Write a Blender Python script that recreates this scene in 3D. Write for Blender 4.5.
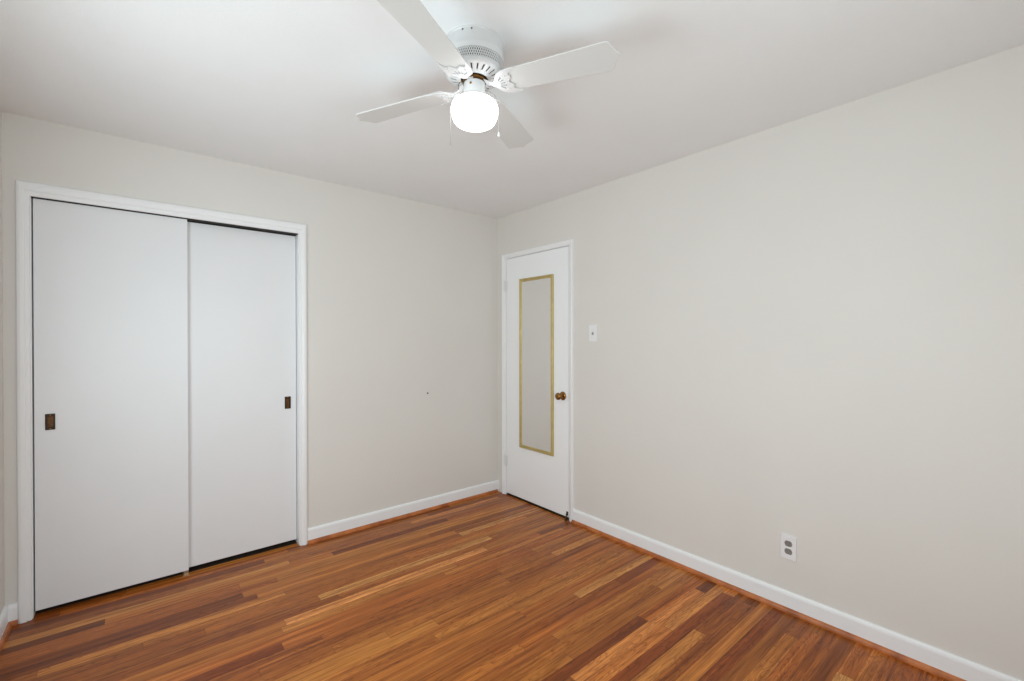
import bpy, bmesh, math
from mathutils import Vector, Matrix

S = bpy.context.scene
for o in list(bpy.data.objects):
    bpy.data.objects.remove(o)
C = S.collection
PI = math.pi

# ------------------------------------------------------------------ camera
F_PX = 451.86
cam_data = bpy.data.cameras.new('camera')
cam_data.sensor_fit = 'HORIZONTAL'
cam_data.sensor_width = 36.0
cam_data.lens = F_PX / 1024 * 36.0
cam_data.shift_y = -(340.5 - 341.468) / 1024
cam_data.clip_start = 0.02
cam = bpy.data.objects.new('camera', cam_data)
C.objects.link(cam)
CAM_YAW = 0.69783
CAM_PITCH = 0.00461
cam.location = (-2.5083, -3.1883, 1.3605)
cam.rotation_euler = (Matrix.Rotation(-CAM_YAW, 4, 'Z') @ Matrix.Rotation(PI / 2 - CAM_PITCH, 4, 'X')
                      @ Matrix.Rotation(-0.00119, 4, 'Z')).to_euler()
S.camera = cam

# ------------------------------------------------------------------ world, light, exposure
w = bpy.data.worlds.new('sky')
S.world = w
w.use_nodes = True
w.node_tree.nodes['Background'].inputs[0].default_value = (0.80, 0.90, 1.0, 1)
w.node_tree.nodes['Background'].inputs[1].default_value = 0.3


def area(name, loc, rot, sx, sy, power, col):
    d = bpy.data.lights.new(name, 'AREA')
    d.shape = 'RECTANGLE'
    d.size, d.size_y = sx, sy
    d.energy = power
    d.color = col
    o = bpy.data.objects.new(name, d)
    C.objects.link(o)
    o.location = loc
    o.rotation_euler = rot
    return o


XL, YF, H = -2.980, -3.75, 2.44          # left wall, wall behind the camera, ceiling
# daylight at the two windows behind and beside the camera
area('daylight_left', (XL - 0.02, -1.60, 1.26), (0, -PI / 2, 0), 1.05, 1.02, 21.5, (0.84, 0.965, 1.0))
area('daylight_front', (-1.85, YF - 0.02, 1.32), (PI / 2, 0, 0), 1.32, 1.0, 22.5, (0.84, 0.965, 1.0))
LAMP_STRENGTH = 3.6

S.view_settings.view_transform = 'Standard'
S.view_settings.look = 'None'
S.view_settings.gamma = 1.0
S.view_settings.use_curve_mapping = False
S.view_settings.exposure = 0.13
S.cycles.diffuse_bounces = 8
S.cycles.max_bounces = 14

# ------------------------------------------------------------------ materials


def lin(r, g, b):
    f = lambda c: c / 12.92 if c <= 0.04045 else ((c + 0.055) / 1.055) ** 2.4
    return (f(r / 255), f(g / 255), f(b / 255), 1)


def nd(nt, kind, **kw):
    n = nt.nodes.new(kind)
    for k, v in kw.items():
        setattr(n, k, v)
    return n


def mat(name, col, rough=0.5, metal=0.0, bump=0.0, bscale=200.0, var=0.0, vscale=3.0, spec=0.5, coat=0.0):
    m = bpy.data.materials.new(name)
    m.use_nodes = True
    nt = m.node_tree
    b = nt.nodes['Principled BSDF']
    b.inputs['Base Color'].default_value = col
    b.inputs['Roughness'].default_value = rough
    b.inputs['Metallic'].default_value = metal
    b.inputs['Specular IOR Level'].default_value = spec
    b.inputs['Coat Weight'].default_value = coat
    tc = nd(nt, 'ShaderNodeTexCoord')
    if var > 0:
        n = nd(nt, 'ShaderNodeTexNoise')
        n.inputs['Scale'].default_value = vscale
        n.inputs['Detail'].default_value = 4
        nt.links.new(tc.outputs['Object'], n.inputs['Vector'])
        r = nd(nt, 'ShaderNodeValToRGB')
        r.color_ramp.elements[0].position = 0.3
        r.color_ramp.elements[1].position = 0.7
        r.color_ramp.elements[0].color = (col[0] * (1 - var), col[1] * (1 - var), col[2] * (1 - var), 1)
        r.color_ramp.elements[1].color = (min(1, col[0] * (1 + var)), min(1, col[1] * (1 + var)), min(1, col[2] * (1 + var)), 1)
        nt.links.new(n.outputs['Fac'], r.inputs['Fac'])
        nt.links.new(r.outputs['Color'], b.inputs['Base Color'])
    if bump > 0:
        n2 = nd(nt, 'ShaderNodeTexNoise')
        n2.inputs['Scale'].default_value = bscale
        n2.inputs['Detail'].default_value = 3
        nt.links.new(tc.outputs['Object'], n2.inputs['Vector'])
        bp = nd(nt, 'ShaderNodeBump')
        bp.inputs['Strength'].default_value = bump
        bp.inputs['Distance'].default_value = 0.002
        nt.links.new(n2.outputs['Fac'], bp.inputs['Height'])
        nt.links.new(bp.outputs['Normal'], b.inputs['Normal'])
    return m


M = {}
M['wall'] = mat('wall_paint', (0.745, 0.725, 0.69, 1), 0.55, bump=0.06, bscale=160, var=0.012, vscale=2.0, spec=0.35)
M['ceiling'] = mat('ceiling_paint', (0.85, 0.862, 0.872, 1), 0.85, bump=0.25, bscale=110, var=0.01, spec=0.2)
M['trim'] = mat('trim_paint', (0.885, 0.895, 0.91, 1), 0.35, bump=0.04, bscale=60)
M['door'] = mat('door_paint', (0.92, 0.94, 0.96, 1), 0.35, bump=0.05, bscale=45, var=0.008, vscale=2.0)
M['closet'] = mat('closet_door_paint', (0.80, 0.81, 0.83, 1), 0.38, bump=0.06, bscale=60, var=0.01, vscale=3.0)
M['dark'] = mat('track_gap_shade', (0.02, 0.018, 0.016, 1), 0.8, var=0.2)  # shade above the sliding doors put into the colour
M['fan'] = mat('fan_enamel', (0.64, 0.64, 0.64, 1), 0.3, bump=0.02, bscale=50)
M['blade'] = mat('blade_white', (0.66, 0.66, 0.65, 1), 0.4, bump=0.03, bscale=40)
M['motor'] = mat('motor_dark', (0.10, 0.085, 0.07, 1), 0.5, metal=0.4, var=0.2)
M['brass'] = mat('brass', lin(170, 128, 72), 0.28, metal=1.0, var=0.15, vscale=40)
M['antique'] = mat('antique_brass', lin(150, 108, 58), 0.24, metal=0.9, var=0.25, vscale=60)
M['hinge'] = mat('painted_hinge', (0.80, 0.81, 0.82, 1), 0.4, var=0.02)
M['pull_cup'] = mat('worn_brown_brass', lin(104, 66, 30), 0.4, metal=0.5, var=0.3, vscale=80)
M['closet_shade'] = mat('closet_gap_shade', (0.035, 0.022, 0.014, 1), 0.7, var=0.3, vscale=12)  # near-black in place of the shade below the closet doors
M['bronze'] = mat('dark_bronze', lin(54, 35, 18), 0.4, metal=0.5, var=0.3, vscale=90)
M['gold'] = mat('gold_paint', lin(192, 172, 112), 0.36, metal=0.25, var=0.1, vscale=20)
M['plastic'] = mat('white_plastic', (0.84, 0.84, 0.86, 1), 0.3, var=0.01)
M['grey_plastic'] = mat('grey_plastic', lin(140, 135, 132), 0.4, var=0.05)
M['black'] = mat('black_slot', (0.012, 0.012, 0.012, 1), 0.6, var=0.1)
M['toggle'] = mat('toggle_grey', lin(150, 148, 146), 0.4, var=0.04)
M['steel'] = mat('steel', (0.55, 0.55, 0.55, 1), 0.35, metal=1.0, var=0.1)
M['chain'] = mat('chain_metal', (0.36, 0.35, 0.33, 1), 0.4, metal=0.8, var=0.1)
M['mirror'] = mat('mirror_silver', (0.90, 0.905, 0.90, 1), 0.02, metal=1.0, var=0.004)
M['tan'] = mat('tan_plastic', lin(172, 140, 108), 0.5, var=0.1, vscale=40)


def stained():
    m = mat('stained_oak_trim', lin(150, 84, 38), 0.35)
    nt = m.node_tree
    b = nt.nodes['Principled BSDF']
    tc = nd(nt, 'ShaderNodeTexCoord')
    n = nd(nt, 'ShaderNodeTexNoise')
    n.inputs['Scale'].default_value = 14
    n.inputs['Detail'].default_value = 6
    r = nd(nt, 'ShaderNodeValToRGB')
    r.color_ramp.elements[0].position = 0.3
    r.color_ramp.elements[1].position = 0.72
    r.color_ramp.elements[0].color = lin(150, 78, 32)
    r.color_ramp.elements[1].color = lin(200, 120, 64)
    nt.links.new(tc.outputs['Object'], n.inputs['Vector'])
    nt.links.new(n.outputs['Fac'], r.inputs['Fac'])
    nt.links.new(r.outputs['Color'], b.inputs['Base Color'])
    return m


M['shoe'] = stained()


def globe_mat():
    m = bpy.data.materials.new('lit_opal_glass')
    m.use_nodes = True
    b = m.node_tree.nodes['Principled BSDF']
    b.inputs['Base Color'].default_value = (0.2, 0.2, 0.2, 1)
    b.inputs['Roughness'].default_value = 0.15
    b.inputs['Emission Color'].default_value = (0.97, 0.99, 1.0, 1)
    b.inputs['Emission Strength'].default_value = LAMP_STRENGTH
    return m


M['globe'] = globe_mat()


def floor_mat():
    m = bpy.data.materials.new('oak_strip_floor')
    m.use_nodes = True
    nt = m.node_tree
    L = nt.links
    b = nt.nodes['Principled BSDF']

    def math_(op, a, c=None, d=None):
        n = nd(nt, 'ShaderNodeMath', operation=op)
        for i, v in enumerate((a, c, d)):
            if v is None:
                continue
            if isinstance(v, (int, float)):
                n.inputs[i].default_value = v
            else:
                L.new(v, n.inputs[i])
        return n.outputs[0]

    def mix(kind, fac, a, c):
        n = nd(nt, 'ShaderNodeMix', data_type='RGBA', blend_type=kind)
        for s, v in ((n.inputs[0], fac), (n.inputs[6], a), (n.inputs[7], c)):
            if isinstance(v, (int, float, tuple)):
                s.default_value = v
            else:
                L.new(v, s)
        return n.outputs[2]

    tc = nd(nt, 'ShaderNodeTexCoord')
    sx = nd(nt, 'ShaderNodeSeparateXYZ')
    L.new(tc.outputs['Object'], sx.inputs[0])
    X, Y = sx.outputs[0], sx.outputs[1]
    WB = 0.0572
    yr = math_('DIVIDE', Y, WB)
    row = math_('FLOOR', yr)
    fy = math_('FRACT', yr)
    wn = nd(nt, 'ShaderNodeTexWhiteNoise', noise_dimensions='1D')
    L.new(row, wn.inputs['W'])
    u = math_('ADD', math_('MULTIPLY', X, 0.95), math_('MULTIPLY', wn.outputs['Value'], 97.0))
    u = math_('ADD', u, math_('MULTIPLY', row, 13.37))
    vo = nd(nt, 'ShaderNodeTexVoronoi', voronoi_dimensions='1D', feature='F1')
    vo.inputs['Scale'].default_value = 1.0
    L.new(u, vo.inputs['W'])
    ve = nd(nt, 'ShaderNodeTexVoronoi', voronoi_dimensions='1D', feature='DISTANCE_TO_EDGE')
    ve.inputs['Scale'].default_value = 1.0
    L.new(u, ve.inputs['W'])
    cs = nd(nt, 'ShaderNodeSeparateColor')
    L.new(vo.outputs['Color'], cs.inputs[0])
    r1, r2, r3 = cs.outputs[0], cs.outputs[1], cs.outputs[2]
    # board tone
    def ramp(fac, cols):
        n = nd(nt, 'ShaderNodeValToRGB')
        cr = n.color_ramp
        cr.elements[0].position, cr.elements[0].color = cols[0]
        cr.elements[1].position, cr.elements[1].color = cols[-1]
        for p_, c_ in cols[1:-1]:
            cr.elements.new(p_).color = c_
        L.new(fac, n.inputs[0])
        return n.outputs[0]

    base = ramp(r1, [(0.0, lin(116, 58, 24)), (0.10, lin(138, 74, 32)), (0.30, lin(156, 90, 41)), (0.58, lin(170, 102, 48)),
                     (0.84, lin(182, 114, 56)), (0.94, lin(196, 130, 74)), (1.0, lin(206, 145, 90))])
    # reddish or yellowish cast per board
    base = mix('MULTIPLY', 1.0, base, ramp(r2, [(0.0, (1.05, 0.92, 0.84, 1)), (0.5, (1.0, 1.0, 0.98, 1)), (1.0, (0.97, 1.02, 1.0, 1))]))

    def grain_vec(kx, ky, kz=50.0):
        v = nd(nt, 'ShaderNodeCombineXYZ')
        L.new(math_('MULTIPLY', X, kx), v.inputs[0])
        L.new(math_('MULTIPLY', Y, ky), v.inputs[1])
        L.new(math_('MULTIPLY', r3, kz), v.inputs[2])
        return v.outputs[0]

    def noise(vec, detail, rough, dist=0.0):
        n = nd(nt, 'ShaderNodeTexNoise')
        n.inputs['Scale'].default_value = 1.0
        n.inputs['Detail'].default_value = detail
        n.inputs['Roughness'].default_value = rough
        n.inputs['Distortion'].default_value = dist
        L.new(vec, n.inputs['Vector'])
        return n.outputs['Fac']

    # broad streaks of sapwood and heartwood inside a board
    st = noise(grain_vec(1.1, 42.0, 31.0), 3, 0.55)
    base = mix('MULTIPLY', 0.9, base, ramp(st, [(0.34, (0.60, 0.50, 0.42, 1)), (0.46, (0.92, 0.89, 0.86, 1)), (0.56, (1.04, 1.05, 1.05, 1)), (0.67, (1.30, 1.38, 1.46, 1))]))
    # fine straight grain
    g1 = noise(grain_vec(9.0, 330.0), 5, 0.65)
    g2 = noise(grain_vec(4.0, 120.0, 77.0), 3, 0.6)
    base = mix('MULTIPLY', 0.85, base, ramp(g2, [(0.33, (0.62, 0.54, 0.48, 1)), (0.47, (0.96, 0.95, 0.94, 1)), (0.62, (1.12, 1.13, 1.14, 1))]))
    base = mix('MULTIPLY', 0.70, base, ramp(g1, [(0.30, (0.62, 0.55, 0.50, 1)), (0.60, (1.08, 1.08, 1.08, 1))]))
    # cathedral figure on about half of the boards
    wv = noise(grain_vec(3.2, 26.0), 2, 0.45, 0.5)
    ring = math_('FRACT', math_('MULTIPLY', wv, 11.0))
    rr = ramp(ring, [(0.0, (0.60, 0.50, 0.43, 1)), (0.16, (0.80, 0.74, 0.69, 1)), (0.42, (1.05, 1.05, 1.05, 1)), (0.92, (1.05, 1.05, 1.05, 1)), (1.0, (0.60, 0.50, 0.43, 1))])
    base = mix('MULTIPLY', math_('MULTIPLY', math_('GREATER_THAN', r3, 0.38), 0.85), base, rr)
    base = mix('MULTIPLY', 1.0, base, (1.06, 1.05, 0.87, 1))
    # seams
    ed = math_('MINIMUM', fy, math_('SUBTRACT', 1.0, fy))
    s1 = math_('LESS_THAN', ed, 0.016)
    s2 = math_('LESS_THAN', ve.outputs['Distance'], 0.0013)
    seam = math_('MAXIMUM', s1, s2)
    base = mix('MULTIPLY', math_('MULTIPLY', seam, 0.5), base, (0.30, 0.22, 0.18, 1))
    L.new(base, b.inputs['Base Color'])
    b.inputs['Roughness'].default_value = 0.30
    b.inputs['Specular IOR Level'].default_value = 0.26
    bp = nd(nt, 'ShaderNodeBump')
    bp.inputs['Strength'].default_value = 0.25
    bp.inputs['Distance'].default_value = 0.0015
    hgt = math_('SUBTRACT', math_('MULTIPLY', g1, 0.25), seam)
    L.new(hgt, bp.inputs['Height'])
    L.new(bp.outputs['Normal'], b.inputs['Normal'])
    return m


M['floor'] = floor_mat()

# ------------------------------------------------------------------ helpers


def obj(name, bm, m, parent=None, smooth=False, bevel=0.0, segs=2):
    me = bpy.data.meshes.new(name)
    bmesh.ops.recalc_face_normals(bm, faces=bm.faces[:])
    bm.to_mesh(me)
    bm.free()
    for x in (m if isinstance(m, (list, tuple)) else [m]):
        me.materials.append(x)
    o = bpy.data.objects.new(name, me)
    C.objects.link(o)
    if smooth:
        for p in me.polygons:
            p.use_smooth = True
        e = o.modifiers.new('split', 'EDGE_SPLIT')
        e.split_angle = math.radians(38)
    if bevel > 0:
        b = o.modifiers.new('bevel', 'BEVEL')
        b.width = bevel
        b.segments = segs
        b.limit_method = 'ANGLE'
    if parent is not None:
        o.parent = parent
    return o


def box(bm, a, b, mi=0):
    x0, x1 = sorted((a[0], b[0]))
    y0, y1 = sorted((a[1], b[1]))
    z0, z1 = sorted((a[2], b[2]))
    v = [bm.verts.new(q) for q in ((x0, y0, z0), (x1, y0, z0), (x1, y1, z0), (x0, y1, z0),
                                   (x0, y0, z1), (x1, y0, z1), (x1, y1, z1), (x0, y1, z1))]
    for f in ((0, 3, 2, 1), (4, 5, 6, 7), (0, 1, 5, 4), (1, 2, 6, 5), (2, 3, 7, 6), (3, 0, 4, 7)):
        bm.faces.new([v[i] for i in f]).material_index = mi
    return v


def xf(verts, mtx):
    for v in verts:
        v.co = mtx @ v.co


def lathe(bm, prof, n=64, mi=0, axis=None, skip=None):
    """prof: (radius, height) about local Z; axis: matrix placing it; skip(i_ring, k) leaves a face out"""
    mtx = axis or Matrix.Identity(4)
    rings = []
    for r, z in prof:
        if r < 1e-6:
            rings.append([bm.verts.new(mtx @ Vector((0, 0, z)))])
        else:
            rings.append([bm.verts.new(mtx @ Vector((r * math.cos(2 * PI * k / n), r * math.sin(2 * PI * k / n), z))) for k in range(n)])
    for i in range(len(rings) - 1):
        a, b = rings[i], rings[i + 1]
        for k in range(n):
            if skip and skip(i, k):
                continue
            k2 = (k + 1) % n
            if len(a) == 1 and len(b) == 1:
                continue
            if len(a) == 1:
                f = bm.faces.new((a[0], b[k], b[k2]))
            elif len(b) == 1:
                f = bm.faces.new((a[k], b[0], a[k2]))
            else:
                f = bm.faces.new((a[k], b[k], b[k2], a[k2]))
            f.material_index = mi


def tube(bm, pts, r, n=8):
    pts = [Vector(q) for q in pts]
    rings = []
    up = Vector((0.13, 0.31, 0.94)).normalized()
    for i, q in enumerate(pts):
        t = (pts[min(i + 1, len(pts) - 1)] - pts[max(i - 1, 0)]).normalized()
        a = t.cross(up)
        if a.length < 1e-3:
            a = t.cross(Vector((1, 0, 0)))
        a.normalize()
        b = t.cross(a)
        rr = r[i] if isinstance(r, (list, tuple)) else r
        rings.append([bm.verts.new(q + rr * (a * math.cos(2 * PI * k / n) + b * math.sin(2 * PI * k / n))) for k in range(n)])
    for a, b in zip(rings, rings[1:]):
        for k in range(n):
            bm.faces.new((a[k], b[k], b[(k + 1) % n], a[(k + 1) % n]))
    bm.faces.new(rings[0])
    bm.faces.new(rings[-1][::-1])


def plate(outer, holes, z0, z1, mtx=None):
    """flat plate with holes, between z0 and z1, in local XY"""
    bm = bmesh.new()
    edges = []
    for loop in [outer] + list(holes):
        vs = [bm.verts.new((x, y, z0)) for x, y in loop]
        for i in range(len(vs)):
            edges.append(bm.edges.new((vs[i], vs[(i + 1) % len(vs)])))
    bmesh.ops.triangle_fill(bm, use_beauty=True, use_dissolve=False, edges=edges, normal=(0, 0, 1))
    r = bmesh.ops.extrude_face_region(bm, geom=bm.faces[:])
    for v in [g for g in r['geom'] if isinstance(g, bmesh.types.BMVert)]:
        v.co.z = z1
    if mtx:
        xf(bm.verts, mtx)
    return bm


def sweep(bm, path, prof, frames):
    """profile points (a, b) placed at every path point with that point's own axes (A, B)"""
    rings = []
    for p_, (A, B) in zip(path, frames):
        rings.append([bm.verts.new(Vector(p_) + Vector(A) * a + Vector(B) * b) for a, b in prof])
    n = len(prof)
    for a, b in zip(rings, rings[1:]):
        for k in range(n):
            bm.faces.new((a[k], b[k], b[(k + 1) % n], a[(k + 1) % n]))
    bm.faces.new(rings[0])
    bm.faces.new(rings[-1][::-1])


def tag(o, label, cat, group=None, kind=None):
    o['label'] = label
    o['category'] = cat
    if group:
        o['group'] = group
    if kind:
        o['kind'] = kind
    return o


def struct(name, bm, m, label, cat, **kw):
    return tag(obj(name, bm, m, **kw), label, cat, kind='structure')


def thing(name, loc, label, cat, rot=(0, 0, 0)):
    o = bpy.data.objects.new(name, None)
    o.empty_display_size = 0.1
    C.objects.link(o)
    o.location = loc
    o.rotation_euler = rot
    return tag(o, label, cat)


# ------------------------------------------------------------------ room shell
T = 0.12
HALL = 0.9
CLOSET = 0.65
CX0, CX1, CZ = -2.8905, -1.668, 2.059        # closet opening
DY0, DY1, DZ = -0.868, -0.113, 2.067        # room door opening

bm = bmesh.new()
box(bm, (XL - T, YF - T, -0.06), (HALL, CLOSET + T, 0))
struct('floor', bm, M['floor'], 'glossy oak strip floor in mixed brown and honey boards', 'floor')
bm = bmesh.new()
box(bm, (XL - T, YF - T, H), (HALL, CLOSET + T, H + 0.1))
struct('ceiling', bm, M['ceiling'], 'plain white painted ceiling above the fan', 'ceiling')

bm = bmesh.new()
box(bm, (XL, 0, 0), (CX0, T, H))
box(bm, (CX1, 0, 0), (T, T, H))
box(bm, (CX0, 0, CZ), (CX1, T, H))
bmesh.ops.remove_doubles(bm, verts=bm.verts[:], dist=1e-5)
struct('wall_back', bm, M['wall'], 'pale greige wall with the closet opening', 'wall')
bm = bmesh.new()
box(bm, (0, YF, 0), (T, DY0, H))
box(bm, (0, DY1, 0), (T, 0, H))
box(bm, (0, DY0, DZ), (T, DY1, H))
bmesh.ops.remove_doubles(bm, verts=bm.verts[:], dist=1e-5)
struct('wall_right', bm, M['wall'], 'long pale greige wall with the white door, switch and outlet', 'wall')
WL = (-2.15, -1.05, 0.72, 1.80)             # left window y0 y1 z0 z1
bm = bmesh.new()
box(bm, (XL - T, YF - T, 0), (XL, WL[0], H))
box(bm, (XL - T, WL[1], 0), (XL, CLOSET + T, H))
box(bm, (XL - T, WL[0], 0), (XL, WL[1], WL[2]))
box(bm, (XL - T, WL[0], WL[3]), (XL, WL[1], H))
bmesh.ops.remove_doubles(bm, verts=bm.verts[:], dist=1e-5)
struct('wall_left', bm, M['wall'], 'sliver of greige wall at a right angle to the closet wall', 'wall')
WF = (-2.55, -1.15, 0.78, 1.88)             # front window x0 x1 z0 z1
bm = bmesh.new()
box(bm, (XL, YF - T, 0), (WF[0], YF, H))
box(bm, (WF[1], YF - T, 0), (T, YF, H))
box(bm, (WF[0], YF - T, 0), (WF[1], YF, WF[2]))
box(bm, (WF[0], YF - T, WF[3]), (WF[1], YF, H))
bmesh.ops.remove_doubles(bm, verts=bm.verts[:], dist=1e-5)
struct('wall_front', bm, M['wall'], 'greige wall behind the camera with a window', 'wall')
# closet interior and the dark hall beyond the room door
bm = bmesh.new()
box(bm, (XL, CLOSET, 0), (-1.4, CLOSET + T, H))
box(bm, (-1.4, T, 0), (-1.4 + 0.05, CLOSET + T, H))
struct('wall_closet', bm, M['wall'], 'unlit wall inside the closet behind the sliding doors', 'wall')
bm = bmesh.new()
box(bm, (HALL - 0.05, -1.4, 0), (HALL, CLOSET, H))
box(bm, (T, -1.4, 0), (HALL - 0.05, -1.35, H))
box(bm, (T, CLOSET - 0.05, 0), (HALL - 0.05, CLOSET, H))
struct('wall_hall', bm, M['wall'], 'unlit hallway wall beyond the closed white door', 'wall')

bm = bmesh.new()
box(bm, (CX0 + 0.004, 0.046, 0), (CX1 - 0.004, CLOSET, 0.0015))  # thin sheet added to darken the gap as shade would
struct('floor_closet_shade', bm, M['closet_shade'], 'dark sheet standing in for the shaded closet floor under the sliding doors', 'floor')
# windows that light the room (behind / beside the camera)
def window(name, axis, pos, a0, a1, z0, z1, label):
    bm = bmesh.new()
    def bx(a, b, c, d):
        if axis == 'x':
            box(bm, (pos - 0.10, a, c), (pos - 0.05, b, d))
        else:
            box(bm, (a, pos - 0.10, c), (b, pos - 0.05, d))
    t = 0.04
    bx(a0, a0 + t, z0, z1)
    bx(a1 - t, a1, z0, z1)
    bx(a0 + t, a1 - t, z0, z0 + t)
    bx(a0 + t, a1 - t, z1 - t, z1)
    bx(a0 + t, a1 - t, (z0 + z1) / 2 - t / 2, (z0 + z1) / 2 + t / 2)
    struct(name, bm, M['trim'], label, 'window')


window('window_1', 'x', XL, *WL, 'white sash window in the greige wall left of the camera')
window('window_2', 'y', YF, *WF, 'white sash window in the greige wall behind the camera')

# ------------------------------------------------------------------ casings (with jambs)
CASING = [(0.0, 0.0), (0.0, 0.010), (0.004, 0.0125), (0.0175, 0.0120), (0.0190, 0.0165), (0.024, 0.0190),
          (0.037, 0.0195), (0.047, 0.017), (0.052, 0.012), (0.053, 0.0)]


CASING_FLAT = [(0.0, 0.0), (0.0, 0.004), (0.004, 0.008), (0.018, 0.011), (0.030, 0.0140), (0.045, 0.0165), (0.051, 0.0140), (0.053, 0.0)]


def casing_profile(width, prof=CASING):
    k = width / 0.053
    return [(a * k, b) for a, b in prof]


bm = bmesh.new()
path = [(CX0, 0, 0), (CX0, 0, CZ), (CX1, 0, CZ), (CX1, 0, 0)]
fr = [((-1, 0, 0), (0, -1, 0)), ((-1, 0, 1.45), (0, -1, 0)), ((1, 0, 1.45), (0, -1, 0)), ((1, 0, 0), (0, -1, 0))]
sweep(bm, path, casing_profile(0.046), fr)
box(bm, (CX0 - 0.001, 0.0, 0), (CX0 + 0.004, T, CZ))
box(bm, (CX1 - 0.004, 0.0, 0), (CX1 + 0.001, T, CZ))
closet_casing = struct('trim_1', bm, M['trim'], 'white moulded casing around the sliding closet doors', 'door casing', bevel=0.0008)
bm = bmesh.new()
box(bm, (CX0 + 0.004, 0.002, CZ - 0.0035), (CX1 - 0.004, 0.115, CZ - 0.0002))
tr = obj('door_track', bm, M['dark'], closet_casing)  # track coloured near-black to paint the shade in the slit
tr['label'] = 'overhead track of the sliding doors, coloured dark for the shaded gap'
bm = bmesh.new()
path = [(0, DY1, 0), (0, DY1, DZ), (0, DY0, DZ), (0, DY0, 0)]
fr = [((0, 1, 0), (-1, 0, 0)), ((0, 1, 0.92), (-1, 0, 0)), ((0, -1, 0.92), (-1, 0, 0)), ((0, -1, 0), (-1, 0, 0))]
sweep(bm, path, casing_profile(0.041, CASING_FLAT), fr)
box(bm, (0.0, DY1 - 0.002, 0), (T, DY1 + 0.001, DZ))
box(bm, (0.0, DY0 - 0.001, 0), (T, DY0 + 0.002, DZ))
box(bm, (0.0, DY0 + 0.002, DZ - 0.002), (T, DY1 - 0.002, DZ + 0.001))
struct('trim_2', bm, M['trim'], 'narrow white casing around the room door in the corner', 'door casing', bevel=0.0008)

# ------------------------------------------------------------------ baseboards and shoe moulding
BASE = [(0, 0), (0, 0.0985), (0.004, 0.0985), (0.008, 0.096), (0.011, 0.091), (0.013, 0.082), (0.013, 0.0)]
SHOE = [(0.0125, 0.0), (0.0125, 0.0225)] + [(0.0125 + 0.0145 * math.sin(a), 0.0225 * math.cos(a)) for a in (0.35, 0.7, 1.0, 1.3, 1.5708)]


def straight(prof, p0, p1, out, inset=0.0):
    bm = bmesh.new()
    fr_ = [(out, (0, 0, 1))] * 2
    sweep(bm, [p0, p1], prof, fr_)
    return bm


cxo = CX1 + 0.046
dyo = DY0 - 0.041
struct('baseboard_back', straight(BASE, (cxo, 0, 0), (-0.001, 0, 0), (0, -1, 0)), M['trim'],
       'white baseboard along the closet wall between closet and corner', 'baseboard')
struct('baseboard_right', straight(BASE, (0, dyo, 0), (0, YF, 0), (-1, 0, 0)), M['trim'],
       'long white baseboard under the outlet', 'baseboard')
struct('baseboard_left', straight(BASE, (XL, -0.001, 0), (XL, YF, 0), (1, 0, 0)), M['trim'],
       'short stretch of white baseboard left of the closet', 'baseboard')
bm = bmesh.new()
sweep(bm, [(XL + 0.012, 0, 0), (CX0 - 0.046, 0, 0)], BASE, [((0, -1, 0), (0, 0, 1))] * 2)
struct('baseboard_closet', bm, M['trim'], 'tiny white baseboard return between left corner and closet casing', 'baseboard')
struct('trim_3', straight(SHOE, (cxo, 0, 0), (-0.02, 0, 0), (0, -1, 0)), M['shoe'],
       'orange-brown stained shoe moulding below the closet wall baseboard', 'shoe moulding')
struct('trim_4', straight(SHOE, (0, dyo, 0), (0, YF, 0), (-1, 0, 0)), M['shoe'],
       'orange-brown stained shoe moulding below the long right baseboard', 'shoe moulding')
bm = bmesh.new()
sweep(bm, [(CX0 - 0.046, 0, 0), (XL, 0, 0), (XL, YF, 0)], SHOE,
      [((0, -1, 0), (0, 0, 1)), ((1, -1, 0), (0, 0, 1)), ((1, 0, 0), (0, 0, 1))])
struct('trim_5', bm, M['shoe'], 'orange-brown stained shoe moulding in the corner left of the closet', 'shoe moulding')

# ------------------------------------------------------------------ sliding closet doors


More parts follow.
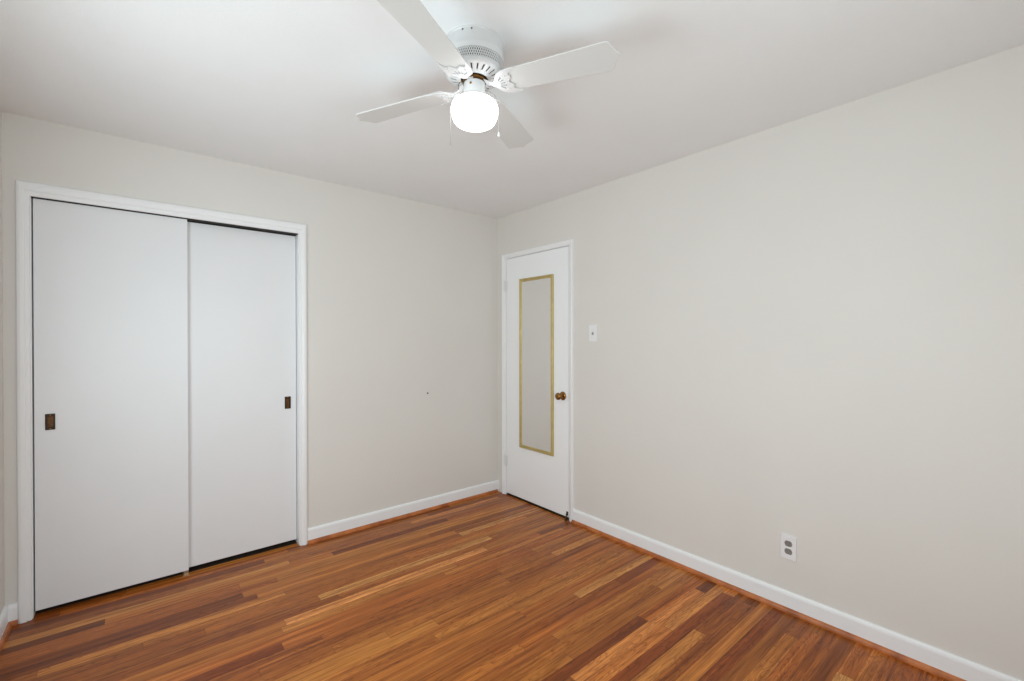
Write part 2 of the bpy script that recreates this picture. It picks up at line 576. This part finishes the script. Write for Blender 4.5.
def closet_door(name, x0, x1, y, z0, z1, pull_x, pull_z, label, pw, ph):
    bm = bmesh.new()
    cut = [(pull_x - pw * 0.30, pull_z - ph * 0.34), (pull_x + pw * 0.30, pull_z - ph * 0.34),
           (pull_x + pw * 0.30, pull_z + ph * 0.34), (pull_x - pw * 0.30, pull_z + ph * 0.34)]
    bm.free()
    to_wall = Matrix(((1, 0, 0, 0), (0, 0, 1, 0), (0, 1, 0, 0), (0, 0, 0, 1)))   # plate XY -> world XZ
    bm = plate([(x0, z0), (x1, z0), (x1, z1), (x0, z1)], [cut], y, y + 0.032, to_wall)
    d = struct(name, bm, M['closet'], label, 'sliding door', bevel=0.0015)
    # recessed flush pull: rim frame, sunken cup, two pins
    o4 = lambda hx, hz: [(pull_x - hx, pull_z - hz), (pull_x + hx, pull_z - hz), (pull_x + hx, pull_z + hz), (pull_x - hx, pull_z + hz)]
    p = obj('door_pull', plate(o4(pw / 2, ph / 2), [o4(pw * 0.29, ph * 0.33)], y - 0.0035, y + 0.001, to_wall), M['bronze'], d, bevel=0.001)
    p['label'] = 'dark bronze recessed pull'
    bm = bmesh.new()
    box(bm, (pull_x - pw * 0.29, y + 0.010, pull_z - ph * 0.33), (pull_x + pw * 0.29, y + 0.012, pull_z + ph * 0.33))
    hx, hz = pw * 0.29, ph * 0.33
    box(bm, (pull_x - hx - 0.0005, y, pull_z - hz), (pull_x - hx + 0.001, y + 0.012, pull_z + hz))
    box(bm, (pull_x + hx - 0.001, y, pull_z - hz), (pull_x + hx + 0.0005, y + 0.012, pull_z + hz))
    box(bm, (pull_x - hx, y, pull_z - hz - 0.0005), (pull_x + hx, y + 0.012, pull_z - hz + 0.001))
    box(bm, (pull_x - hx, y, pull_z + hz - 0.001), (pull_x + hx, y + 0.012, pull_z + hz + 0.0005))
    obj('pull_cup', bm, M['pull_cup'], p)
    bm = bmesh.new()
    for sz in (-1, 1):
        lathe(bm, [(0, -0.0048), (0.0025, -0.0044), (0.0034, -0.0034), (0.0034, 0)], 12,
              axis=Matrix.Translation((pull_x, y, pull_z + sz * ph * 0.42)) @ Matrix.Rotation(-PI / 2, 4, 'X'))
    obj('screw', bm, M['antique'], p, smooth=True)
    return d


d = closet_door('door_2', CX0 + 0.009, -2.2665, 0.012, 0.028, CZ - 0.0045, -2.826, 0.953,
                'white flush sliding closet door in front, with left-side pull', 0.036, 0.080)
d2 = closet_door('door_3', -2.31, CX1 - 0.007, 0.050, 0.027, CZ - 0.0095, -1.727, 0.945,
                 'white flush sliding closet door behind, right half of the closet', 0.036, 0.080)

# floor guide between the sliding doors
g = thing('door_guide', (-2.278, 0.0305, 0), 'small tan floor guide under the edge of the front closet door', 'door guide')
bm = bmesh.new()
box(bm, (-0.015, -0.022, 0), (0.015, 0.055, 0.003))
obj('base_plate', bm, M['tan'], g, bevel=0.0008)
for y0, y1, zt in ((-0.0215, -0.0185, 0.017), (0.0145, 0.0195, 0.014)):
    bm = bmesh.new()
    box(bm, (-0.011, y0, 0.003), (0.011, y1, zt))
    obj('guide_fin', bm, M['tan'], g, bevel=0.002)
bm = bmesh.new()
for sx in (-0.017, 0.017):
    lathe(bm, [(0, 0.0055), (0.0026, 0.005), (0.004, 0.003)], 10, axis=Matrix.Translation((sx * 0.5, -0.006, 0)))
obj('screw', bm, M['antique'], g, smooth=True)

# ------------------------------------------------------------------ room door
bm = bmesh.new()
box(bm, (0.004, DY0 + 0.0105, 0.016), (0.039, DY1 - 0.005, DZ - 0.005))
door = struct('door_1', bm, M['door'], 'white flush room door in the corner with a narrow mirror on it', 'door', bevel=0.0015)
# knob with rose; axis towards the room (-x)
AX = Matrix.Translation((0.004, -0.797, 0.929)) @ Matrix.Rotation(-PI / 2, 4, 'Y')
bm = bmesh.new()
lathe(bm, [(0.033, 0), (0.033, 0.003), (0.030, 0.007), (0.020, 0.010), (0.013, 0.012), (0.0105, 0.018), (0.0105, 0.030), (0.014, 0.034),
           (0.022, 0.038), (0.027, 0.046), (0.0275, 0.052), (0.025, 0.060), (0.019, 0.065), (0.012, 0.0665), (0.011, 0.0645), (0, 0.0640)], 40, axis=AX)
k = obj('door_knob', bm, M['antique'], door, smooth=True)
k['label'] = 'antique brass round door knob'
bm = bmesh.new()
box(bm, (0.0045, DY0 + 0.0025, 0.895), (0.0095, DY0 + 0.0115, 0.955))
lp = obj('latch_plate', bm, M['steel'], door)
lp['label'] = 'small steel latch plate on the door edge'
# hinges: painted leaf and knuckle
for hz in (1.826, 0.300):
    bm = bmesh.new()
    yy = DY1 + 0.009
    for kz in range(5):
        z0 = hz - 0.045 + kz * 0.018
        lathe(bm, [(0, z0 + 0.0005), (0.006, z0 + 0.0005), (0.0075, z0 + 0.001), (0.0075, z0 + 0.0170), (0.006, z0 + 0.0175), (0, z0 + 0.0175)], 14,
              axis=Matrix.Translation((-0.010, yy, 0)))
    lathe(bm, [(0, hz + 0.052), (0.003, hz + 0.051), (0.0045, hz + 0.048), (0.0045, hz + 0.045), (0, hz + 0.045)], 12, axis=Matrix.Translation((-0.010, yy, 0)))
    box(bm, (0.0028, yy - 0.030, hz - 0.044), (0.0045, DY1 - 0.006, hz + 0.044))
    box(bm, (-0.010, yy - 0.0175, hz - 0.044), (0.0045, yy - 0.015, hz + 0.044))
    box(bm, (-0.0112, yy - 0.0175, hz - 0.044), (-0.0090, yy, hz + 0.044))
    obj('hinge', bm, M['hinge'], door, smooth=True)
# kick-down stop at the latch-side foot of the door
bm = bmesh.new()
box(bm, (0.0, -0.850, 0.030), (0.0045, -0.834, 0.058))
tube(bm, [(-0.004, -0.844, 0.052), (-0.009, -0.845, 0.042), (-0.016, -0.848, 0.028), (-0.022, -0.851, 0.016)], 0.0045, 8)
lathe(bm, [(0, 0), (0.008, 0.001), (0.009, 0.006), (0.008, 0.014), (0.005, 0.020), (0, 0.021)], 14, axis=Matrix.Translation((-0.023, -0.852, 0.001)))
ds = obj('door_stop', bm, M['bronze'], door, smooth=True)
ds['label'] = 'dark metal kick-down stop at the door foot'
# dark strip on the floor under the door
bm = bmesh.new()
box(bm, (0.002, DY0 + 0.002, 0), (T, DY1 - 0.002, 0.006))
struct('trim_6', bm, M['bronze'], 'dark strip under the white room door', 'threshold', bevel=0.002)

# ------------------------------------------------------------------ mirror on the door
MY0, MY1, MZ0, MZ1 = -0.699, -0.300, 0.449, 1.869
mir = thing('door_mirror', (0.004, (MY0 + MY1) / 2, MZ0), 'tall narrow mirror in a thin gold frame on the white room door', 'mirror')
hw, hh = (MY1 - MY0) / 2, MZ1 - MZ0
bm = bmesh.new()
FR = [(0, 0), (0, -0.011), (-0.005, -0.015), (-0.010, -0.0155), (-0.013, -0.011), (-0.018, -0.013), (-0.022, -0.013), (-0.026, -0.007), (-0.026, 0)]
corners = [(hw, 0), (hw, hh), (-hw, hh), (-hw, 0)]
rings = []
for (yy, zz) in corners:
    sy, sz = (1 if yy > 0 else -1), (1 if zz > 0 else -1)
    rings.append([bm.verts.new((b, yy + sy * a, zz + sz * a)) for a, b in FR])
for i in range(4):
    a, b = rings[i], rings[(i + 1) % 4]
    for k_ in range(len(FR)):
        bm.faces.new((a[k_], b[k_], b[(k_ + 1) % len(FR)], a[(k_ + 1) % len(FR)]))
f = obj('frame', bm, M['gold'], mir)
f['label'] = 'thin gold moulded frame'
bm = bmesh.new()
box(bm, (-0.006, -hw + 0.024, 0.024), (-0.002, hw - 0.024, hh - 0.024))
obj('mirror_glass', bm, M['mirror'], mir)

# ------------------------------------------------------------------ light switch and outlet (local: x right along wall, y up, z out)


def wall_plate_matrix(y, z):
    # local +x -> world -y (rightwards in view), local +y -> world +z, local +z -> world -x (out of the wall)
    return Matrix(((0, 0, -1, 0.0), (-1, 0, 0, y), (0, 1, 0, z), (0, 0, 0, 1)))


def rrect(hx, hy, r, n=5, cx=0, cy=0):
    out = []
    for sx, sy, a0 in ((1, 1, 0), (-1, 1, PI / 2), (-1, -1, PI), (1, -1, 1.5 * PI)):
        for i in range(n):
            a = a0 + i * PI / 2 / (n - 1)
            out.append((cx + sx * (hx - r) + r * math.cos(a), cy + sy * (hy - r) + r * math.sin(a)))
    return out


def place(o, mtx):
    o.matrix_world = mtx


sw = thing('light_switch', (0, 0, 0), 'white toggle light switch on the wall beside the door', 'light switch')
sw.matrix_world = wall_plate_matrix(-1.098, 1.404)
obj('wall_plate', plate(rrect(0.036, 0.059, 0.004), [rrect(0.0055, 0.0125, 0.001, 3)], 0.0, 0.006), M['plastic'], sw, bevel=0.002)
bm = bmesh.new()
v = box(bm, (-0.0045, -0.006, -0.004), (0.0045, 0.006, 0.016))
xf(v, Matrix.Rotation(math.radians(22), 4, 'X'))
tg = obj('toggle', bm, M['toggle'], sw, bevel=0.0012)
tg['label'] = 'grey toggle lever'
for sy in (-1, 1):
    bm = bmesh.new()
    lathe(bm, [(0, 0.0072), (0.002, 0.0070), (0.003, 0.0060)], 12, axis=Matrix.Translation((0, sy * 0.030, 0)))
    obj('screw', bm, M['plastic'], sw, smooth=True)

ol = thing('wall_outlet', (0, 0, 0), 'white duplex outlet with dark sockets low on the long wall', 'outlet')
ol.matrix_world = wall_plate_matrix(-2.349, 0.319)


def socket_outline(cy, s=1.0):
    pts = []
    for i in range(24):
        a = 2 * PI * i / 24
        x, y = 0.0172 * math.cos(a), 0.0172 * math.sin(a)
        y = max(-0.0140, min(0.0140, y))
        pts.append((x * s, cy + y * s))
    return pts


SOCK = 0.0195
obj('wall_plate', plate(rrect(0.0355, 0.0585, 0.004), [socket_outline(SOCK, 1.03), socket_outline(-SOCK, 1.03)], 0.0, 0.006), M['plastic'], ol, bevel=0.002)
for cy in (SOCK, -SOCK):
    holes = [rrect(0.0014, 0.0045, 0.0005, 2, -0.0062, cy + 0.003), rrect(0.0014, 0.0038, 0.0005, 2, 0.0062, cy + 0.003),
             [(0.0026 * math.cos(2 * PI * i / 10), cy - 0.0075 + 0.0026 * math.sin(2 * PI * i / 10)) for i in range(10)]]
    s = obj('socket', plate(socket_outline(cy), holes, 0.0, 0.0066), M['grey_plastic'], ol, bevel=0.0004)
    s['label'] = 'dark grey outlet socket'
    bm = bmesh.new()
    box(bm, (-0.012, cy - 0.011, 0.0005), (0.012, cy + 0.011, 0.002))
    obj('socket_slot', bm, M['black'], s)
bm = bmesh.new()
lathe(bm, [(0, 0.0072), (0.0022, 0.0070), (0.0034, 0.0060)], 12)
obj('screw', bm, M['plastic'], ol, smooth=True)

# small nail left in the closet wall
bm = bmesh.new()
lathe(bm, [(0, -0.005), (0.006, -0.0045), (0.007, -0.003), (0.007, -0.0015), (0.003, -0.001), (0.003, 0.006), (0, 0.006)], 14,
      axis=Matrix.Translation((-0.713, 0, 0.933)) @ Matrix.Rotation(-PI / 2, 4, 'X'))
tag(obj('wall_nail', bm, M['motor'], smooth=True), 'tiny dark nail head in the wall between closet and corner', 'nail')

# ------------------------------------------------------------------ ceiling fan (local origin on the ceiling, z down negative)
FX, FY = -1.545, -1.828
fan = thing('ceiling_fan', (FX, FY, H), 'white four-blade ceiling fan with a lit globe lamp', 'ceiling fan')
N = 96
# upper housing with flange and ridge
bm = bmesh.new()
lathe(bm, [(0.030, 0), (0.1085, 0), (0.1085, -0.004), (0.1060, -0.007), (0.1060, -0.040), (0.1075, -0.044), (0.1085, -0.050), (0.1085, -0.058),
           (0.1065, -0.062), (0.1065, -0.070), (0.1030, -0.070)], N)
obj('housing', bm, M['fan'], fan, smooth=True)
# open lattice band
bm = bmesh.new()
NB = 84
for sgn in (-1, 1):
    for i in range(NB):
        a0 = 2 * PI * i / NB
        prev = None
        for j in range(4):
            a = a0 + sgn * j / 3 * (2 * PI / NB) * 2.0
            z = -0.070 - j / 3 * 0.036
            r = 0.1055
            t = 2 * PI / NB * 0.19
            quad = [bm.verts.new((rr_ * math.cos(a + dt), rr_ * math.sin(a + dt), z)) for rr_ in (r, r - 0.0012) for dt in (-t, t)]
            if prev:
                bm.faces.new((prev[0], prev[1], quad[1], quad[0]))
                bm.faces.new((prev[2], prev[3], quad[3], quad[2]))
                bm.faces.new((prev[0], quad[0], quad[2], prev[2]))
                bm.faces.new((prev[1], quad[1], quad[3], prev[3]))
            prev = quad
obj('vent_band', bm, M['fan'], fan)
# dark motor inside
bm = bmesh.new()
lathe(bm, [(0, -0.02), (0.098, -0.02), (0.098, -0.106), (0.085, -0.112), (0.030, -0.122), (0, -0.122)], 48)
mo = obj('motor', bm, M['motor'], fan, smooth=True)
mo['label'] = 'dark motor behind the vents'
# slotted lower cover
bm = bmesh.new()
lathe(bm, [(0.1045, -0.104), (0.1075, -0.105), (0.1075, -0.110), (0.102, -0.116), (0.090, -0.120), (0.066, -0.1265), (0.054, -0.130), (0.050, -0.1305), (0.050, -0.127)], N,
      skip=lambda i, k_: i == 4 and k_ % 4 == 0)
sc_ = obj('motor_cover', bm, M['fan'], fan, smooth=True)
so = sc_.modifiers.new('thick', 'SOLIDIFY')
so.thickness = 0.0015
# flywheel hub the blades bolt to, brassy gap above the lamp
bm = bmesh.new()
lathe(bm, [(0, -0.122), (0.042, -0.122), (0.044, -0.127), (0.044, -0.136), (0.030, -0.139), (0.026, -0.150), (0, -0.150)], 48)
hub = obj('flywheel', bm, M['antique'], fan, smooth=True)
hub['label'] = 'brass flywheel above the lamp'
# lamp fitter (switch cup)
bm = bmesh.new()
lathe(bm, [(0, -0.141), (0.034, -0.141), (0.039, -0.144), (0.040, -0.149), (0.040, -0.190), (0.0445, -0.193), (0.0455, -0.204), (0.043, -0.207), (0, -0.207)], 48)
fit = obj('lamp_fitter', bm, M['fan'], fan, smooth=True)
for az in (-2.55, -0.3, 1.8):
    bm = bmesh.new()
    ax = Matrix.Rotation(az, 4, 'Z') @ Matrix.Translation((0.040, 0, -0.160)) @ Matrix.Rotation(PI / 2, 4, 'Y')
    lathe(bm, [(0, 0.004), (0.003, 0.0035), (0.0042, 0.002), (0.0042, -0.001)], 10, axis=ax)
    obj('screw', bm, M['antique'], fit, smooth=True)
# screws on the flange, facing the camera
for az in (-2.58, -2.28, 0.7, 2.2):
    bm = bmesh.new()
    ax = Matrix.Rotation(az, 4, 'Z') @ Matrix.Translation((0.106, 0, -0.011)) @ Matrix.Rotation(PI / 2, 4, 'Y')
    lathe(bm, [(0, 0.003), (0.002, 0.0027), (0.0032, 0.001), (0.0032, -0.001)], 10, axis=ax)
    obj('screw', bm, M['motor'], fan, smooth=True)
# globe
bm = bmesh.new()
gl = [(0.040, -0.200), (0.050, -0.2025), (0.064, -0.207), (0.076, -0.214), (0.083, -0.223), (0.0862, -0.234), (0.0862, -0.246), (0.0845, -0.258), (0.0815, -0.269),
      (0.077, -0.279), (0.0715, -0.286), (0.064, -0.2905), (0.050, -0.293), (0.030, -0.2945), (0, -0.295)]
lathe(bm, gl, 64)
glo = obj('globe', bm, M['globe'], fan, smooth=True)
glo['label'] = 'glowing opal glass lamp globe'

# blades with brackets
BZ = 2.281 - H
half = [(0.112, 0.044), (0.120, 0.050), (0.300, 0.0565), (0.478, 0.0635), (0.490, 0.0630), (0.497, 0.058), (0.502, 0.046), (0.508, 0.030),
        (0.515, 0.014), (0.524, 0.004)]
blade_outline = half + [(x, -y) for x, y in half[::-1]]
bh = [(0.040, 0.012), (0.070, 0.010), (0.082, 0.014), (0.092, 0.030), (0.104, 0.046), (0.120, 0.0545), (0.150, 0.0585), (0.164, 0.0585), (0.174, 0.0550), (0.170, 0.0510),
      (0.160, 0.0470), (0.148, 0.0400), (0.144, 0.0320), (0.150, 0.0240), (0.1475, 0.0150), (0.140, 0.0070), (0.138, 0.0)]
bracket_outline = bh + [(x, -y) for x, y in bh[-2::-1]]
slots = []
for j in range(-2, 3):
    a = j * 0.42
    c_, s_ = math.cos(a), math.sin(a)
    x0, x1, wd = 0.016, 0.036, 0.0022
    if abs(j) == 2:
        x1 = 0.040
    q = [(x0, -wd), (x1, -wd * 1.6), (x1, wd * 1.6), (x0, wd)]
    slots.append([(0.090 + c_ * x - s_ * y, s_ * x + c_ * y) for x, y in q])


def make_blade(theta, droop):
    base = Matrix.Rotation(theta, 4, 'Z') @ Matrix.Translation((0, 0, BZ)) @ Matrix.Rotation(droop, 4, 'Y') @ Matrix.Rotation(-math.radians(10.0), 4, 'X')
    b = obj('blade', plate(blade_outline, [], 0.0, 0.005, base), M['blade'], fan, bevel=0.0015)
    bm = plate(bracket_outline, slots, -0.0055, -0.0005)
    # neck rises and untwists towards the flywheel
    for v_ in bm.verts:
        if v_.co.x < 0.09:
            t = (0.09 - v_.co.x) / 0.05
            v_.co.z += 0.022 * t * t
    xf(bm.verts, base)
    br = obj('blade_bracket', bm, M['fan'], b, bevel=0.001)
    for sx, sy in ((0.130, 0.030), (0.130, -0.030), (0.128, 0.0)):
        bm = bmesh.new()
        lathe(bm, [(0, -0.0078), (0.003, -0.0074), (0.0045, -0.0055), (0.0045, -0.004)], 10, axis=base @ Matrix.Translation((sx, sy, 0)))
        obj('screw', bm, M['fan'], b, smooth=True)
    return b


for deg, droop in ((-62.0, 0.0), (28.5, 0.014), (118.0, 0.046), (208.0, 0.0)):   # the blades sag unequally
    make_blade(math.radians(deg), droop)

# pull chains, draped over the globe shoulder
cr, cf = Vector((math.cos(CAM_YAW), -math.sin(CAM_YAW), 0)), Vector((math.sin(CAM_YAW), math.cos(CAM_YAW), 0))
for sgn, zend, with_bob in ((-1, -0.362, False), (1, -0.338, True)):
    bm = bmesh.new()
    d_ = cr * sgn
    pts = [d_ * 0.038 + Vector((0, 0, -0.170)), d_ * 0.055 + Vector((0, 0, -0.172)), d_ * 0.072 + Vector((0, 0, -0.182)), d_ * 0.0845 + Vector((0, 0, -0.203)),
           d_ * 0.0885 + Vector((0, 0, -0.225)), d_ * 0.0885 + Vector((0, 0, zend + (0.018 if with_bob else 0)))]
    tube(bm, pts, 0.0011, 6)
    ch = obj('pull_chain', bm, M['chain'], fan)
    bm = bmesh.new()
    zt = zend + 0.020
    base = Matrix.Translation(d_ * 0.0885)
    if with_bob:
        lathe(bm, [(0, zt), (0.0018, zt - 0.001), (0.003, zt - 0.007), (0.0046, zt - 0.014), (0.0042, zt - 0.018), (0, zt - 0.020)], 14, axis=base)
        bob = obj('chain_bob', bm, M['plastic'], ch, smooth=True)
        bob['label'] = 'white pull-chain bob'
    else:
        lathe(bm, [(0, zend + 0.004), (0.0016, zend + 0.003), (0.0018, zend), (0.0012, zend - 0.003), (0, zend - 0.004)], 10, axis=base)
        obj('chain_bob', bm, M['chain'], ch, smooth=True)
# wire hook left of the fitter
bm = bmesh.new()
o_ = -cr * 0.052 - cf * 0.01
tube(bm, [o_ + Vector((0, 0, -0.168)) - cr * 0.006, o_ + Vector((0, 0, -0.152)) - cr * 0.007, o_ + Vector((0, 0, -0.142)) - cr * 0.001,
          o_ + Vector((0, 0, -0.141)) + cr * 0.008, o_ + Vector((0, 0, -0.147)) + cr * 0.014], 0.0016, 8)
wr = obj('wire', bm, M['motor'], fan, smooth=True)
wr['label'] = 'dark looped wire beside the lamp fitter'
